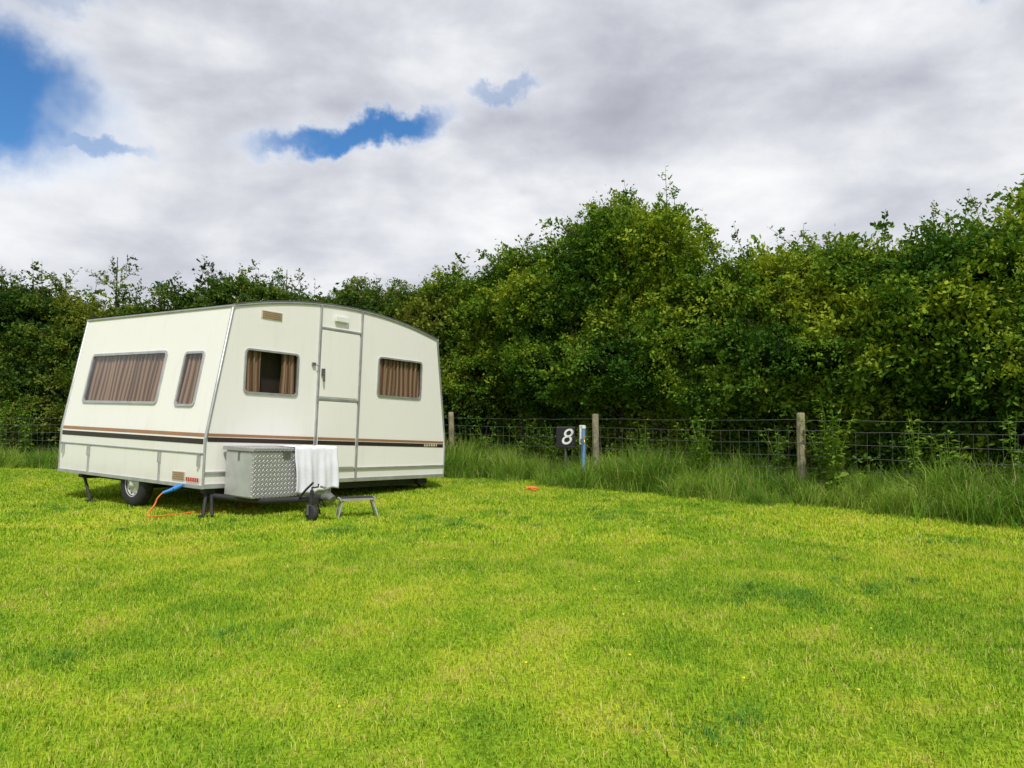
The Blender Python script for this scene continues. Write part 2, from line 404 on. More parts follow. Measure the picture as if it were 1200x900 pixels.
HC=[clump(10+i,210,.40,.78,.066,[M_hedge]) for i in range(6)]
HS=[shoot(40+i,.85,.06,80,[M_hedge,M_bark]) for i in range(4)]
LC=[clump(20+i,170,.42,.75,.08,[M_lhedge]) for i in range(4)]
LS=[shoot(50+i,.95,.075,110,[M_lhedge,M_bark]) for i in range(3)]
prof=[(-2.6,3.8),(-1.4,4.2),(-.2,4.7),(1.0,4.6),(2.1,4.9),(3.0,5.4),(4.0,4.8),(5.1,3.8),(6.2,3.75),(7.3,3.95),(8.4,3.75),(9.3,4.05),(10.3,3.8),(11.6,4.0),(13,3.9),(14.5,4.2),(16,4.)]
bl=[];tr_=[]
rr=random.Random(5)
for s_,h in prof:
    c=F0+fd*s_-fp*(1.95+rr.uniform(-.2,.2))
    bl.append((c.x,c.y,h-1.5,1.12,1.12,1.3))
    for _ in range(5):
        cc=F0+fd*(s_+rr.uniform(-.8,.8))-fp*(1.9+rr.uniform(-.9,.5));q=rr.uniform(.34,.58)
        bl.append((cc.x,cc.y,h-q-rr.uniform(-.12,.95),q,q,q*rr.uniform(.9,1.4)))
    for _ in range(5):
        cc=F0+fd*(s_+rr.uniform(-.7,.7))-fp*(.9+rr.uniform(-.15,.5));q=rr.uniform(.36,.66)
        bl.append((cc.x,cc.y,rr.uniform(1.45,h-1.1),q,q,q*rr.uniform(.6,.85)))
    cc=F0+fd*(s_+rr.uniform(-.7,.7))-fp*(1.4+rr.uniform(-.1,.4));q=rr.uniform(.4,.6)
    bl.append((cc.x,cc.y,rr.uniform(.3,.8),q,q,q))
    c2=F0+fd*(s_+rr.uniform(-.4,.4))-fp*(1.65+rr.uniform(-.15,.3))
    bl.append((c2.x,c2.y,rr.uniform(1.9,2.2),rr.uniform(.8,1.0),rr.uniform(.8,1.0),rr.uniform(.75,.95)))
    c3=F0+fd*(s_+.6)-fp*2.55;bl.append((c3.x,c3.y,.9,1.25,1.25,1.2))
    t=F0+fd*(s_+rr.uniform(-.5,.5))-fp*rr.uniform(1.2,1.6);tr_.append((t.x,t.y,rr.uniform(1.6,2.2)))
hedge('hawthorn_hedge',bl,10,HC,HS,.20,(-.7,-.7),3,tr_)
bl=[];tr_=[]
s_=0
while s_<18:
    h=4.1+.3*math.sin(s_*1.1)+rr.uniform(-.2,.25)+(.15 if s_>3 else -.2)
    c=F0+ld*(s_-.5)-lp*2.1
    bl.append((c.x,c.y,h-1.4,1.25,1.15,1.25));bl.append((c.x+.3,c.y-.5,1.5,1.2,1.0,1.1));bl.append((c.x,c.y+.2,.7,1.2,1.2,.9))
    for _ in range(2): q=rr.uniform(.4,.6);bl.append((c.x+rr.uniform(-.7,.7),c.y+rr.uniform(-.6,.2),h-q-rr.uniform(-.1,.6),q,q,q))
    if rr.random()<.6: t=c;tr_.append((t.x,t.y-.9,2.5))
    s_+=1.25
hedge('field_hedge',bl,8,LC,LS,.28,(0,-1),4,tr_)
# ------------------------------------------------------------------ distant trees
def tree(name,x,y,h,r,mats,seed):
    g=np.random.default_rng(seed);root=empty(name)
    mb=MB();P_=[(x+g.normal(0,.08),y+g.normal(0,.08),h*.7*t-.05) for t in np.linspace(0,1,7)]
    mb.tube(P_,[.22*(1-.8*t) for t in np.linspace(0,1,7)],0,9)
    pts=[];rt=[];sc=[];ix=[]
    for j in range(24):
        t=g.uniform(.3,1);p0=Vector(P_[min(6,int(t*6))]);an=j*2.4;L_=r*g.uniform(.6,1.)*(1.15-.45*t)
        e_=p0+Vector((math.cos(an)*L_,math.sin(an)*L_,L_*g.uniform(.2,.7)+ (h*.16 if t>.8 else 0)))
        mb.tube([p0,(p0+e_)/2+Vector((0,0,.1)),e_],[.07,.045,.012],0,5)
        for k in range(24):
            q=nrm(g.normal(0,1,(1,3)))[0]*g.uniform(.4,1.)*r*.42
            pts.append((e_.x+q[0],e_.y+q[1],e_.z+q[2]*.8));rt.append(g.uniform(-.6,.6,3)+np.array([0,0,g.uniform(0,6)]));s=g.uniform(.7,1.2);sc.append((s,s,s));ix.append(g.integers(0,len(mats)))
    mb.obj(name+'_trunk',[M_bark],root);scatter(name+'_crown',pts,rt,sc,ix,mats,root)
tree('ash_tree',-5.6,31,6.9,2.1,LC,1);tree('ash_tree.001',-3.7,33,6.9,1.9,LC,2);tree('ash_tree.002',-7.9,34,6.2,2.0,LC,8)
def sapling(name,x,y,h,seed):
    g=np.random.default_rng(seed);root=empty(name);mb=MB();pts=[];rt=[];sc=[];ix=[]
    mb.tube([(x,y,-.05),(x+.05,y,h*.5),(x+.1,y,h)],[.05,.035,.008],0,6)
    for j in range(16):
        z=h*(.66+.31*j/16);an=g.uniform(0,6.28)
        pts.append((x+.08,y,z-.15));rt.append((math.cos(an)*.8,math.sin(an)*.8,an));s=g.uniform(.6,1.1)*(1.1-.4*j/16);sc.append((s,s,s));ix.append(j%3)
    mb.obj(name+'_stem',[M_bark],root);scatter(name+'_leaves',pts,rt,sc,ix,LS,root)
for i,(u,t) in enumerate([(70,318),(130,300),(262,318),(330,315)]):
    Z=19.6;sapling('ash_sapling' if i==0 else 'ash_sapling.%03d'%i,(u-600)/900*Z,Z,1.2+(485-t)*Z/900,60+i)
# ------------------------------------------------------------------ fence
M_post=simple('weathered_wood',(.30,.27,.17),.9,var=.3,scale=9,bump=.6)
M_wire=simple('galvanised_wire',(.22,.23,.22),.5,metal=.6)
fence=empty('wire_fence');mb=MB();mw=MB()
def post(p,h,r=.055):
    n=10;a=random.uniform(-.03,.03)
    mb.tube([(p.x,p.y,-.1),(p.x+a*.5,p.y,h*.5),(p.x+a,p.y+a,h-.03),(p.x+a,p.y+a,h)],[r,r*.97,r*.95,r*.8],0,n,sm=False)
def wires(A,Bv):
    n=max(2,int((Bv-A).length/.3))
    for z in (.15,.3,.45,.62,.80,.97,1.12):
        P_=[]
        for i in range(n+1):
            q=A.lerp(Bv,i/n);P_.append((q.x,q.y,z-.02*math.sin(math.pi*i/n)+random.uniform(-.006,.006)))
        mw.tube(P_,.0026,0,4,cap=False)
    for i in range(n*2+1):
        q=A.lerp(Bv,i/(n*2));mw.tube([(q.x,q.y,.12),(q.x+random.uniform(-.015,.015),q.y,.5),(q.x,q.y,.96)],.0020,0,3,cap=False)
ps=[F0+fd*s_ for s_ in (0,3.78,7.42,11.1,14.8)]
off=fp*.07
for p in ps: post(p,random.uniform(1.17,1.25),.06)
for a_,b_ in zip(ps[:-1],ps[1:]): wires(a_+off,b_+off)
ps=[F0+ld*s_ for s_ in (0,3.7,7.3,11,14.7,18)]
for p in ps[1:]: post(p,1.2,.05)
for a_,b_ in zip(ps[:-1],ps[1:]): wires(a_+lp*.07,b_+lp*.07)
mb.obj('fence_posts',[M_post],fence);mw.obj('netting',[M_wire],fence)
# ------------------------------------------------------------------ pitch furniture
M_blue=simple('blue_pipe',(.14,.28,.50),.5,var=.15);M_wht=simple('white_plastic',(.78,.79,.77),.45,var=.05);M_blk=simple('black_plastic',(.015,.015,.017),.45)
M_grey=simple('dull_steel',(.22,.22,.22),.45,metal=.7);M_brass=simple('brass',(.5,.36,.12),.35,metal=.9)
tp=F0+fd*3.74+fp*.30
mb=MB();mb.tube([(0,0,-.02),(0,0,.95)],.035,0,12);mb.tube([(0,0,.95),(0,0,1.0)],.042,2,12);mb.tube([(.02,-.02,.78),(.0,-.12,.78),(.0,-.13,.70)],.014,1,8);mb.box((0,-.07,.82),(.07,.012,.012),1)
mb.obj('water_standpipe',[M_blue,M_brass,M_wht],loc=(tp.x,tp.y,0))
sgn=empty('pitch_number_sign',Matrix.Translation((.96,13.75,0)))
mb=MB();mb.box((0,0,.78),(.34,.05,.38),0);mb.tube([(0,.04,-.05),(0,.04,.9)],.022,1,8);o=mb.obj('board',[M_blk,M_grey],sgn);bevel(o,.012)
fc=bpy.data.curves.new('digit','FONT');fc.body='8';fc.size=.40;fc.extrude=.004;fc.align_x='CENTER';fc.align_y='CENTER';fc.shear=.25
fo=bpy.data.objects.new('digit',fc);COL.objects.link(fo);fo.parent=sgn;fo.location=(0,-.032,.78);fo.rotation_euler=(math.pi/2,0,0);fc.materials.append(M_wht)
mb=MB();mb.tube([(0,.0,-.05),(0,0,.9)],.03,1,8);mb.box((0,-.04,.83),(.10,.09,.34),0);mb.box((0,-.09,.73),(.07,.02,.08),2)
o=mb.obj('electric_hookup_box',[M_wht,M_grey,M_grey],loc=(1.24,13.65,0));bevel(o,.01)
def weed(name,x,y,h,n,lsz,seed):
    g=np.random.default_rng(seed);mb=MB()
    for j in range(n):
        an=g.uniform(0,6.28);ln=g.uniform(.05,.4);hh=h*g.uniform(.6,1)
        P_=[Vector((math.cos(an)*ln*t*t,math.sin(an)*ln*t*t,hh*t)) for t in np.linspace(0,1,5)]
        mb.tube(P_,[.008,.007,.006,.004,.002],0,4)
        for k in range(26):
            t=g.uniform(.2,1);q=P_[int(t*4)].lerp(P_[min(4,int(t*4)+1)],t*4-int(t*4));a2=g.uniform(0,6.28)
            dd=Vector((math.cos(a2),math.sin(a2),g.uniform(-.2,.6))).normalized();s=lsz*g.uniform(.5,1.2)*(1.1-.5*t)
            sd_=dd.cross(Vector((g.normal(0,.3),g.normal(0,.3),1))).normalized();c_=q+dd*s*.2
            mb.add([c_,c_+dd*s*.45+sd_*s*.25+Vector((0,0,.01)),c_+dd*s-Vector((0,0,s*.15)),c_+dd*s*.45-sd_*s*.25+Vector((0,0,.01))],[(0,1,2,3)],1)
    mb.obj(name,[M_weed,M_weed],loc=(x,y,0))
wi=0
for (s_,w,h,n,l) in [(7.95,.18,1.6,10,.15),(7.7,-.1,1.3,8,.15),(5.9,.1,1.25,9,.14),(5.6,-.3,1.2,6,.13),(.9,-.1,1.2,7,.13),(2.6,-.2,1.2,7,.12),(9.3,.0,1.1,8,.14),(9.9,-.3,1.3,8,.14),(7.0,-.2,1.1,6,.13),(4.6,-.3,1.1,6,.13),(1.7,-.4,1.2,7,.12),(3.2,-.3,1.1,7,.12),(8.8,-.4,1.3,7,.13)]:
    q=F0+fd*s_+fp*w;weed('hedge_weed' if wi==0 else 'hedge_weed.%03d'%wi,q.x,q.y,h,n,l,300+wi);wi+=1
for (s_,w,h) in [(10.2,-.3,2.0),(10.8,-.2,1.6)]:
    q=F0+ld*s_+lp*w;weed('hedge_weed.%03d'%wi,q.x,q.y,h,8,.15,300+wi);wi+=1
# ------------------------------------------------------------------ caravan
L,Mw,Hs,Ht,a=4.316,3.52,.587,2.2,.277
YAW,PIT,ROL=.9557,.0183,.0345
RM=Matrix.Rotation(YAW,4,'Z')@Matrix.Rotation(ROL,4,'Y')@Matrix.Rotation(PIT,4,'X')
TM=Matrix.Translation((-3.6128,9.0,.3221))@RM
inv=TM.inverted()
def gl(x,y):
    p0=TM@Vector((x,y,0));n=RM.to_3x3()@Vector((0,0,1));return -p0.z/n.z
car=empty('caravan',TM)
def creammat():
    m,nt,out=newmat('cream_gelcoat');b=NB(nt);p=b.n('ShaderNodeBsdfPrincipled')
    o=b.obj();mp=b.n('ShaderNodeMapping');mp.inputs['Scale'].default_value=(9,9,.9);nt.links.new(o,mp.inputs[0])
    st=b.noise(mp.outputs[0],1.,5,.6);bl_=b.noise(o,1.3,5,.6)
    c=b.mix(b.m('MULTIPLY',b.sstep(st,.52,.75),.22),(.86,.845,.81),(.67,.65,.59))
    c=b.mix(b.m('MULTIPLY',b.sstep(bl_,.5,.75),.15),c,(.71,.69,.64))
    sz=b.n('ShaderNodeSeparateXYZ');nt.links.new(o,sz.inputs[0])
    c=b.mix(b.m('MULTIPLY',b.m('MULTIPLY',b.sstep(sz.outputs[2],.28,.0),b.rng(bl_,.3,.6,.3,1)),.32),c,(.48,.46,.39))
    nt.links.new(c,p.inputs[0]);b.put(p.inputs['Roughness'],b.rng(bl_,.3,.7,.32,.5));p.inputs['Specular IOR Level'].default_value=.4
    bp=b.n('ShaderNodeBump');bp.inputs['Strength'].default_value=.10;bp.inputs['Distance'].default_value=.02;nt.links.new(b.noise(o,1.8,2,.5),bp.inputs['Height']);nt.links.new(bp.outputs[0],p.inputs['Normal'])
    nt.links.new(p.outputs[0],out.inputs[0]);return m
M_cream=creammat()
M_alu=simple('aluminium_trim',(.46,.47,.47),.4,metal=.5,var=.12)
M_int=simple('dark_interior',(.05,.042,.036),.9)
M_sbrn=simple('tan_stripe',(.34,.17,.075),.5,var=.08);M_sblk=simple('dark_stripe',(.03,.020,.016),.5)
M_rub=simple('tyre_rubber',(.022,.022,.022),.85,var=.25,bump=.3);M_rim=simple('wheel_rim',(.60,.60,.58),.5,metal=.2,var=.15)
M_chs=simple('chassis_paint',(.025,.025,.026),.7,var=.3);M_red=simple('red_decal',(.5,.04,.02),.5)
def curtmat():
    m,nt,out=newmat('curtain_cloth');b=NB(nt);p=b.n('ShaderNodeBsdfPrincipled')
    w=b.n('ShaderNodeTexWave',wave_type='BANDS',bands_direction='X');w.inputs['Scale'].default_value=3.2;w.inputs['Distortion'].default_value=1.2;w.inputs['Detail'].default_value=2
    at=b.n('ShaderNodeAttribute',attribute_name='cu').outputs['Fac']
    cbx=b.n('ShaderNodeCombineXYZ');nt.links.new(at,cbx.inputs[0]);nt.links.new(cbx.outputs[0],w.inputs['Vector'])
    c=b.mix(w.outputs['Fac'],(.13,.08,.05),(.46,.33,.235));nt.links.new(c,p.inputs[0]);p.inputs['Roughness'].default_value=.9
    nt.links.new(p.outputs[0],out.inputs[0]);return m
M_cur=curtmat()
def glassmat():
    m,nt,out=newmat('acrylic_window');b=NB(nt);g=b.n('ShaderNodeBsdfGlossy');g.inputs['Roughness'].default_value=.08;g.inputs[0].default_value=(.9,.92,.95,1)
    t=b.n('ShaderNodeBsdfTransparent');t.inputs[0].default_value=(.80,.76,.72,1)
    fr=b.n('ShaderNodeLayerWeight');fr.inputs['Blend'].default_value=.5;x=b.n('ShaderNodeMixShader')
    b.put(x.inputs[0],b.m('ADD',b.m('MULTIPLY',b.m('POWER',fr.outputs['Facing'],4.),.6),.06));nt.links.new(t.outputs[0],x.inputs[1]);nt.links.new(g.outputs[0],x.inputs[2]);nt.links.new(x.outputs[0],out.inputs[0]);return m
M_gls=glassmat()
def roofz(x): return Ht+.235*(1-((x-L/2)/(L/2-a))**2)
prof=[(0,0),(0,Hs),(a,Ht)]+[(x,roofz(x)) for x in np.linspace(a,L-a,22)[1:-1]]+[(L-a,Ht),(L,Hs),(L,0)]
n=len(prof);mb=MB()
vs=[(x,0,z) for x,z in prof]+[(x,Mw,z) for x,z in prof]
mb.add(vs,[list(range(n)),list(range(n,2*n))]+[(i,(i+1)%n,n+(i+1)%n,n+i) for i in range(n)])
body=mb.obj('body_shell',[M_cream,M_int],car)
s_=math.hypot(a,Ht-Hs);wv=Vector((a,0,Ht-Hs))/s_;nv=Vector((-(Ht-Hs),0,a))/s_
FR=Matrix(((1,0,0,0),(0,0,-1,0),(0,1,0,0),(0,0,0,1)))
LF=Matrix(((0,wv.x,nv.x,0),(-1,wv.y,nv.y,0),(0,wv.z,nv.z,Hs),(0,0,0,1)))
LL=Matrix(((0,0,-1,0),(-1,0,0,0),(0,1,0,0),(0,0,0,1)))
def rrect(u0,u1,v0,v1,r,k=5):
    P_=[]
    for cx,cy,a0 in((u1-r,v0+r,-90),(u1-r,v1-r,0),(u0+r,v1-r,90),(u0+r,v0+r,180)):
        for i in range(k+1):
            an=math.radians(a0+90*i/k);P_.append((cx+r*math.cos(an),cy+r*math.sin(an)))
    return P_
cutters=[]
def window(fr,u0,u1,v0,v1,name,curt,bez=.024):
    o=rrect(u0,u1,v0,v1,.06);i_=rrect(u0+bez,u1-bez,v0+bez,v1-bez,.04);m=len(o)
    mb=MB();T=lambda p,w:fr@Vector((p[0],p[1],w))
    vs=[T(p,-.005) for p in o]+[T(p,.018) for p in o]+[T(p,.018) for p in i_]+[T(p,-.01) for p in i_]
    mb.add(vs,[(k*m+j,k*m+(j+1)%m,(k+1)*m+(j+1)%m,(k+1)*m+j) for k in range(3) for j in range(m)],0)
    mb.obj(name+'_frame',[M_alu],car)
    mb=MB();g=rrect(u0+bez*.5,u1-bez*.5,v0+bez*.5,v1-bez*.5,.04);mb.add([T(p,.006) for p in g],[list(range(m))],0);mb.obj(name+'_pane',[M_gls],car)
    c=MB();ii=rrect(u0+bez*.8,u1-bez*.8,v0+bez*.8,v1-bez*.8,.04)
    vs=[T(p,.1) for p in ii]+[T(p,-.16) for p in ii];c.add(vs,[list(range(m)),list(range(m,2*m))]+[(j,(j+1)%m,m+(j+1)%m,m+j) for j in range(m)],1)
    cutters.append(c.obj('cut',[M_cream,M_int],car))
    for ci,(f0,f1) in enumerate(curt):
        a0=u0+bez+(u1-u0-2*bez)*f0;a1=u0+bez+(u1-u0-2*bez)*f1
        nn=int((a1-a0)/.008)+2;V=[];at=[];rows=7
        ph=random.uniform(0,6)
        for r_ in range(rows):
            vv=v0+bez*.5+(v1-v0-bez)*r_/(rows-1)
            for k in range(nn):
                uu=a0+(a1-a0)*k/(nn-1);q=uu+.012*math.sin(vv*5+uu*9)
                dep=-.042+.018*math.sin(q*2*math.pi/.085+ph+1.3*math.sin(q*11))
                V.append(fr@Vector((uu,vv,dep)));at.append(q*2.2)
        F_=np.array([(r_*nn+k,r_*nn+k+1,(r_+1)*nn+k+1,(r_+1)*nn+k) for r_ in range(rows-1) for k in range(nn-1)])
        me=npmesh(name+'_curtain',np.array([tuple(v) for v in V]),[F_],[M_cur]);at_=me.attributes.new('cu','FLOAT','POINT');at_.data.foreach_set('value',np.array(at,np.float32))
        me.polygons.foreach_set('use_smooth',[True]*len(me.polygons))
        ob=bpy.data.objects.new(name+'_curtain_%d'%ci,me);COL.objects.link(ob);ob.parent=car
k=s_/(Ht-Hs)
window(FR,.47,1.30,1.15,1.71,'front_window',[(0,.30),(.72,1)])
window(FR,2.74,3.70,1.23,1.82,'side_window',[(0,1)])
window(LF,-3.11,-1.19,(.98-Hs)*k,(1.68-Hs)*k,'lounge_window',[(0,1)],.034)
window(LF,-.79,-.36,(.96-Hs)*k,(1.65-Hs)*k,'narrow_window',[(0,1)],.03)
bpy.context.view_layer.update()
for c in cutters:
    md=body.modifiers.new('b','BOOLEAN');md.object=c;md.operation='DIFFERENCE';md.solver='EXACT'
dg=bpy.context.evaluated_depsgraph_get();me=bpy.data.meshes.new_from_object(body.evaluated_get(dg));body.modifiers.clear();body.data=me
for c in cutters: bpy.data.objects.remove(c)
mb=MB()
def edgeline(y,r):
    P_=[(x,y,z) for x,z in prof]
    mb.tube(P_[1:-1],r,0,6)
    mb.tube([P_[0],P_[1]],r*.8,0,6);mb.tube([P_[-2],P_[-1]],r*.8,0,6)
edgeline(-.004,.018);edgeline(Mw+.004,.018)
for (x,z) in ((a,Ht),(L-a,Ht)): mb.tube([(x,-.02,z),(x,Mw+.02,z)],.022,0,8)
for x in (0,L):
    mb.tube([(x,0,.41),(x,Mw,.41)],.013,0,6)
mb.box((L/2,-.012,.19),(L,.022,.022),0)
mb.box((L/2,-.010,.03),(L,.018,.05),0);mb.box((-.010,Mw/2,.02),(.018,Mw,.04),0);mb.box((L+.01,Mw/2,.02),(.018,Mw,.04),0)
x0,x1=1.63,2.385
for x in (x0,x1): mb.box((x,-.014,(roofz(x)+.02)/2),(.026,.026,roofz(x)-.02),0)
mb.box(((x0+x1)/2,-.013,2.11),(x1-x0-.03,.022,.022),0);mb.box(((x0+x1)/2,-.013,1.14),(x1-x0-.03,.022,.022),0)
for y in (.92,2.68): mb.box((-.012,y,.20),(.02,.016,.36),0)
for y in (.92,2.68,.08,3.4): mb.box((-.02,y,.33),(.03,.03,.14),0)
mb.obj('aluminium_trims',[M_alu],car)
mb=MB();mb.box(((x0+x1)/2,-.008,1.625),(x1-x0-.07,.016,.91),0);mb.box(((x0+x1)/2,-.008,.66),(x1-x0-.07,.016,.90),0);o=mb.obj('door_leaf',[M_cream],car);bevel(o,.006)
mb=MB();mb.box((x0+.06,-.035,1.50),(.03,.05,.10),0);mb.box((x0+.06,-.06,1.44),(.02,.02,.14),0);mb.box((x0-.09,-.02,1.60),(.05,.03,.04),0);mb.tube([(x0-.09,-.03,1.6),(x0-.03,-.06,1.57)],.006,0,6);mb.obj('door_handle',[M_grey],car)
mb=MB()
def fband(z0,z1,xa,xb,mi,off=-.003):
    s2=-.017
    mb.add([(xa,off,z0+s2*xa),(xb,off,z0+s2*xb),(xb,off,z1+s2*xb),(xa,off,z1+s2*xa)],[(0,1,2,3)],mi)
for xa,xb,of in ((.03,x0-.02,-.003),(x0+.036,x1-.036,-.019),(x1+.02,L-.03,-.003)):
    fband(.618,.652,xa,xb,0,of);fband(.552,.607,xa,xb,1,of)
def lband(z0,z1,mi,fr=LF):
    t=lambda z:(z-Hs)*k
    mb.add([fr@Vector((-.03,t(z0),.003)),fr@Vector((-Mw+.03,t(z0),.003)),fr@Vector((-Mw+.03,t(z1),.003)),fr@Vector((-.03,t(z1),.003))],[(0,1,2,3)],mi)
lband(.607,.650,0)
mb.add([LL@Vector((-.03,.522,.003)),LL@Vector((-Mw+.03,.522,.003)),LL@Vector((-Mw+.03,.585,.003)),LL@Vector((-.03,.585,.003))],[(0,1,2,3)],1)
mb.obj('stripes',[M_sbrn,M_sblk],car)
M_bei=simple('beige_plastic',(.62,.56,.42),.5)
mb=MB()
for i,w in enumerate((.03,.035,.03,.035,.03,.02)): mb.box((3.84+i*.055,-.0065,.515),(w,.006,.035),0)
mb.obj('maker_marks',[M_bei],car)
mb=MB()
for i in range(6): mb.box((-.021,.30-i*.045,.10),(.004,.030,.045),0)
mb.obj('red_lettering',[M_red],car)
def vent(fr,u0,u1,v0,v1,name,mat):
    mb=MB()
    def bx(ua,ub,va,vb,w0,w1,mi):
        vs=[fr@Vector((u,v,w)) for w in(w0,w1) for v in(va,vb) for u in(ua,ub)]
        mb.add(vs,[(0,2,3,1),(4,5,7,6),(0,1,5,4),(2,6,7,3),(0,4,6,2),(1,3,7,5)],mi)
    bx(u0,u1,v0,v1,0,.008,0);nn=4
    for i in range(nn):
        va=v0+(v1-v0)*(i+.25)/nn;bx(u0+.015,u1-.015,va,va+(v1-v0)*.3/nn,.008,.016,1)
    mb.obj(name,[mat,M_sbrn],car)
vent(FR,.68,1.0,2.11,2.21,'roof_vent',M_bei);vent(LL,-.63,-.36,.08,.18,'skirt_vent',M_bei)
mb=MB();mb.box((1.99,-.03,2.26),(.24,.03,.08),0);o=mb.obj('awning_light',[M_wht],car);bevel(o,.008)
mb=MB();xs=np.linspace(a-.02,L-a+.02,26);vs=[]
for y in (-.02,Mw+.02):
    for x in xs: vs.append((x,y,roofz(min(max(x,a),L-a))+.012))
    for x in xs: vs.append((x,y,roofz(min(max(x,a),L-a))+.028))
q=len(xs);fs=[]
for i in range(q-1):
    fs+=[(i,i+1,2*q+i+1,2*q+i),(q+i,3*q+i,3*q+i+1,q+i+1),(i,q+i,q+i+1,i+1),(2*q+i,2*q+i+1,3*q+i+1,3*q+i)]
mb.add(vs,fs,0);mb.obj('roof_skin',[M_grey],car)
mb=MB()
for x in (.5,L-.5): mb.box((x,Mw/2,-.05),(.06,Mw-.1,.10),0)
for y in (.15,1.55,3.3): mb.box((L/2,y,-.06),(L-.5,.06,.08),0)
mb.box((L/2,Mw/2,.012),(L-.1,Mw-.1,.02),0)
mb.tube([(.15,1.55,-.08),(L-.15,1.55,-.08)],.035,0,10)
def leg(x,y,dx_,dy_):
    g=gl(x+dx_,y+dy_);mb.tube([(x,y,-.02),(x+dx_,y+dy_,g+.02)],.022,0,8);mb.box((x+dx_,y+dy_,g+.015),(.12,.12,.02),0);mb.box((x,y,-.03),(.10,.10,.06),0)
leg(.10,3.0,-.06,-.35);leg(.12,.10,-.12,-.15);leg(L-.3,.4,.05,-.15);leg(L-.3,3.2,.05,.1)
mb.tube([(.16,.06,-.06),(-.02,-.25,gl(-.02,-.25)+.03)],.018,0,8)
mb.obj('chassis',[M_chs],car)
def wheel(x,side):
    yc=1.58;r=.30;zc=gl(x,yc)+r;mb=MB();w=.075
    mb.lathe((x,yc,zc),(side,0,0),[(.15,w-.02),(.175,w),(r-.04,w+.005),(r-.01,w-.015),(r,w-.035),(r,-w+.035),(r-.01,-w+.015),(r-.04,-w),(.165,-w),(.15,-w+.02)],0)
    mb.lathe((x,yc,zc),(side,0,0),[(.175,w-.008),(.165,w-.004),(.15,w-.03),(.11,w-.035),(.09,w-.02),(.05,w-.018),(.045,w+.012),(.02,w+.02),(.0,w+.02)],1)
    for i in range(10):
        an=i*math.pi/5;mb.box((x+side*(w-.035),yc+math.cos(an)*.13,zc+math.sin(an)*.13),(.012,.02,.02),2)
    mb.obj('wheel_%s'%('l' if side<0 else 'r'),[M_rub,M_rim,M_blk],car)
wheel(.09,-1);wheel(L-.09,1)
def platemat():
    m,nt,out=newmat('checker_plate');b=NB(nt);p=b.n('ShaderNodeBsdfPrincipled');o=b.obj()
    mp=b.n('ShaderNodeMapping');mp.inputs['Rotation'].default_value=(0,math.radians(45),0);mp.inputs['Scale'].default_value=(26,26,26);nt.links.new(o,mp.inputs[0])
    sx=b.n('ShaderNodeSeparateXYZ');nt.links.new(mp.outputs[0],sx.inputs[0])
    ch=b.n('ShaderNodeTexChecker');ch.inputs['Scale'].default_value=1.;nt.links.new(mp.outputs[0],ch.inputs['Vector'])
    fx=b.m('ABSOLUTE',b.m('SUBTRACT',b.m('FRACT',sx.outputs[0]),.5));fz=b.m('ABSOLUTE',b.m('SUBTRACT',b.m('FRACT',sx.outputs[2]),.5))
    A=b.m('MULTIPLY',b.sstep(fx,.16,.06),b.sstep(fz,.46,.36));Bq=b.m('MULTIPLY',b.sstep(fz,.16,.06),b.sstep(fx,.46,.36))
    h=b.m('ADD',b.m('MULTIPLY',A,ch.outputs['Fac']),b.m('MULTIPLY',Bq,b.m('SUBTRACT',1.,ch.outputs['Fac'])))
    nz=b.noise(o,4,4,.6)
    nt.links.new(b.mix(h,b.mix(nz,(.38,.38,.38),(.52,.52,.52)),(.72,.72,.71)),p.inputs[0]);p.inputs['Metallic'].default_value=.6;p.inputs['Roughness'].default_value=.45
    bp=b.n('ShaderNodeBump');bp.inputs['Strength'].default_value=1.;bp.inputs['Distance'].default_value=.004;nt.links.new(h,bp.inputs['Height']);nt.links.new(bp.outputs[0],p.inputs['Normal'])
    nt.links.new(p.outputs[0],out.inputs[0]);return m
M_plt=platemat();M_sheet=simple('sheet_aluminium',(.55,.56,.56),.45,metal=.5,var=.1)
mb=MB();mb.box((.835,-.335,.19),(1.19,.53,.54),0);o=mb.obj('gas_locker',[M_plt],car);bevel(o,.012)
mb=MB();mb.box((.835,-.325,.485),(1.24,.58,.045),0);o=mb.obj('gas_locker_lid',[M_plt],car);bevel(o,.01)
mb=MB();mb.box((.2375,-.335,.19),(.006,.49,.50),0);mb.box((.70,-.61,.43),(.10,.02,.08),1);mb.box((.232,-.335,.40),(.01,.03,.10),1)
mb.obj('gas_locker_end',[M_sheet,M_grey],car)
mb=MB()
tip=Vector((.62,-1.38,-.02))
for x in (.15,1.25): mb.tube([(x,.1,-.09),((x+tip.x)/2+.0,-.6,-.11),(tip.x,tip.y+.18,-.05)],.034,0,8)
mb.tube([tip+Vector((0,.25,-.02)),tip+Vector((0,-.02,.0))],[.045,.04],0,10)
mb.tube([tip+Vector((0,-.0,.0)),tip+Vector((0,-.10,.02)),tip+Vector((0,-.16,-.01))],[.04,.05,.045],1,10)
mb.tube([tip+Vector((0,-.02,.04)),tip+Vector((0,-.10,.10)),tip+Vector((0,.05,.12))],[.014,.013,.012],1,8)
mb.tube([tip+Vector((-.09,.30,-.02)),tip+Vector((-.10,.18,.08)),tip+Vector((-.14,.02,.17))],[.014,.013,.012],0,8)
jx,jy=.52,-1.30;g=gl(jx,jy)
mb.tube([(jx,jy,g+.16),(jx,jy,.06)],.022,0,10);mb.tube([(jx,jy,.06),(jx,jy,.09),(jx+.09,jy,.095),(jx+.09,jy,.13)],.010,0,6)
mb.box((jx+.045,jy,-.05),(.10,.08,.07),0)
mb.lathe((jx,jy-.02,g+.09),(1,0,0),[(.0,-.035),(.05,-.035),(.075,-.032),(.09,-.02),(.09,.02),(.075,.032),(.05,.035),(.0,.035)],0,20)
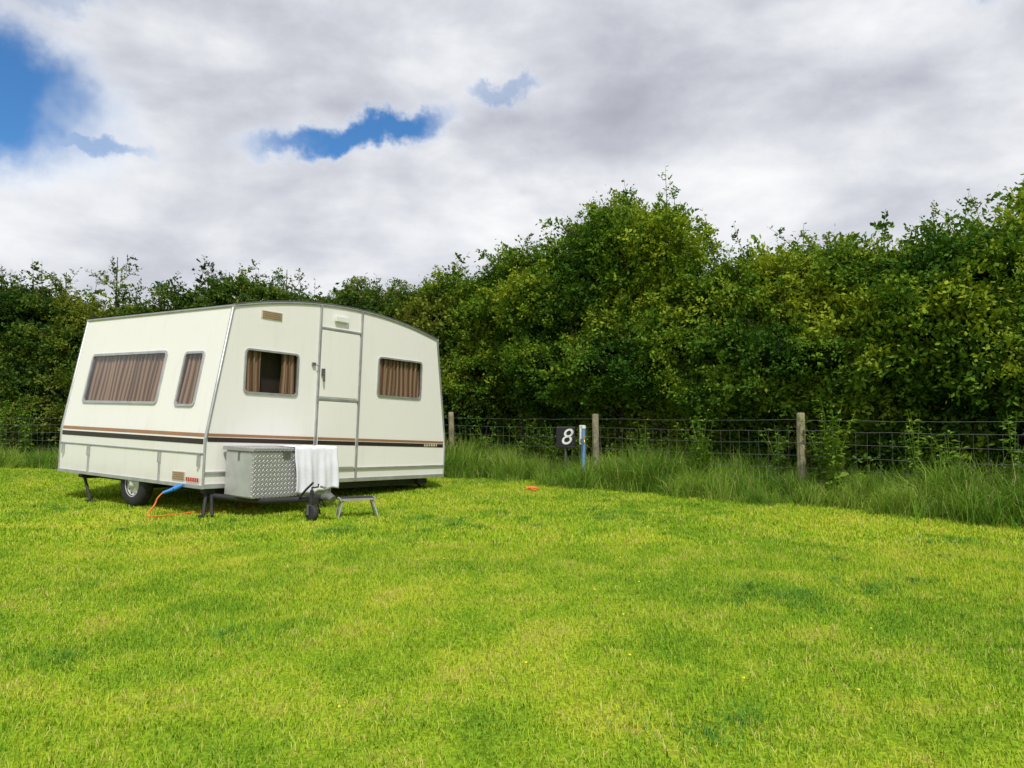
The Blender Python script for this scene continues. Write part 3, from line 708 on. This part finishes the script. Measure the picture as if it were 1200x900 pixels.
mb.box((jx-.045,jy,g+.12),(.008,.03,.10),1);mb.box((jx+.045,jy,g+.12),(.008,.03,.10),1);mb.box((jx,jy,g+.175),(.10,.05,.01),1)
mb.tube([(.75,-.9,-.08),(.8,-1.1,-.20),(.70,-1.25,-.22),(.6,-1.3,-.06)],.008,0,6)
mb.tube([(1.0,-.7,-.1),(1.02,-.95,-.17),(.85,-1.15,-.15),(.66,-1.3,-.03)],.010,0,6)
mb.obj('drawbar_and_jockey_wheel',[M_chs,M_grey],car)
# ------------------------------------------------------------------ towel
def clothmat():
    m,nt,out=newmat('towel_cloth');b=NB(nt);p=b.n('ShaderNodeBsdfPrincipled');o=b.obj()
    nt.links.new(b.mix(b.noise(o,30,3,.6),(.78,.79,.87),(.86,.86,.92)),p.inputs[0]);p.inputs['Roughness'].default_value=.95;p.inputs['Specular IOR Level'].default_value=.1
    bp=b.n('ShaderNodeBump');bp.inputs['Strength'].default_value=.5;bp.inputs['Distance'].default_value=.004;nt.links.new(b.noise(o,220,2,.6),bp.inputs['Height']);nt.links.new(bp.outputs[0],p.inputs['Normal'])
    nt.links.new(p.outputs[0],out.inputs[0]);return m
V=[];F_=[];nu,nvv=60,40
for j in range(nvv):
    t=j/(nvv-1)*.92
    for i in range(nu):
        x=.80+.66*i/(nu-1)
        fold=math.sin(x*27+.8*math.sin(t*7))+.5*math.sin(x*61+2)
        if t<.34: y=-.28-t;z=.514+.005*(1.5+fold)
        elif t<.40:
            an=(t-.34)/.06*math.pi/2;y=-.62-.022*math.sin(an);z=.514-.022*(1-math.cos(an))+.005*(1.5+fold)
        else:
            dn=t-.40;y=-.645-.011*min(1,dn*4)*(1.5+fold)-.010*min(1,dn*5)*(1+math.sin(x*13+2));z=.499-dn*(1.0+.05*math.sin(x*7+1)+.015*math.sin(x*31))
        V.append((x+ (.012*math.sin(t*9) if t>.4 else 0),y,z))
for j in range(nvv-1):
    for i in range(nu-1): F_.append((j*nu+i,j*nu+i+1,(j+1)*nu+i+1,(j+1)*nu+i))
mb=MB();mb.add(V,F_,0,True);tw=mb.obj('towel',[clothmat()]);tw.matrix_world=TM
md=tw.modifiers.new('s','SOLIDIFY');md.thickness=.006
# ------------------------------------------------------------------ step
mb=MB();H_=.21
mb.box((0,0,H_),(.42,.24,.022),0)
for i in range(5): mb.box((0,-.09+i*.045,H_+.013),(.38,.022,.006),1)
for sx in(-1,1):
    mb.tube([(sx*.17,-.09,H_-.01),(sx*.23,-.13,.0)],.011,0,8);mb.tube([(sx*.17,.09,H_-.01),(sx*.23,.13,.0)],.011,0,8);mb.tube([(sx*.205,-.11,.09),(sx*.205,.11,.09)],.008,0,6)
M_stp=simple('step_aluminium',(.42,.42,.41),.45,metal=.4)
st=mb.obj('folding_step',[M_stp,M_chs]);st.location=(-1.82,9.05,0);st.rotation_euler=(0,0,math.radians(20))
# ------------------------------------------------------------------ mains cable
M_org=simple('orange_cable',(.75,.17,.03),.5);M_bpl=simple('blue_plug',(.03,.22,.62),.4)
p0=TM@Vector((-.03,.38,.02));mb=MB()
e0=p0+Vector((-.07,-.07,-.04));e1=p0+Vector((-.17,-.12,-.08))
mb.tube([p0,e0],[.026,.028],1,12);mb.tube([e0,e1],[.022,.016],1,12)
P_=[e1,Vector((e1.x-.05,e1.y-.03,e1.z-.05)),Vector((e1.x-.06,e1.y-.05,.14)),Vector((e1.x-.08,e1.y-.22,.05)),Vector((e1.x-.02,e1.y-.30,.03)),Vector((e1.x+.10,e1.y-.1,.02)),Vector((-3.7,9.5,.02)),Vector((-3.0,10.6,.02)),Vector((-2.6,11.6,.02))]
cu=bpy.data.curves.new('mains_cable','CURVE');cu.dimensions='3D';cu.bevel_depth=.009;sp_=cu.splines.new('NURBS');sp_.points.add(len(P_)-1)
for i,q in enumerate(P_): sp_.points[i].co=(q.x,q.y,q.z,1)
sp_.use_endpoint_u=True;sp_.order_u=3;cu.materials.append(M_org)
root=empty('mains_hookup_cable');oc=bpy.data.objects.new('cable',cu);COL.objects.link(oc);oc.parent=root
mb.obj('plug',[M_org,M_bpl],root)
mb=MB();mb.tube([(-.10,0,.03),(-.03,.02,.055),(.05,-.01,.05),(.11,.03,.03)],[.012,.024,.022,.012],0,8);mb.tube([(-.02,.02,.04),(.02,-.09,.03),(.07,-.10,.03)],.014,0,7)
o=mb.obj('orange_ground_peg',[M_org]);o.location=(.31,12.0,0)
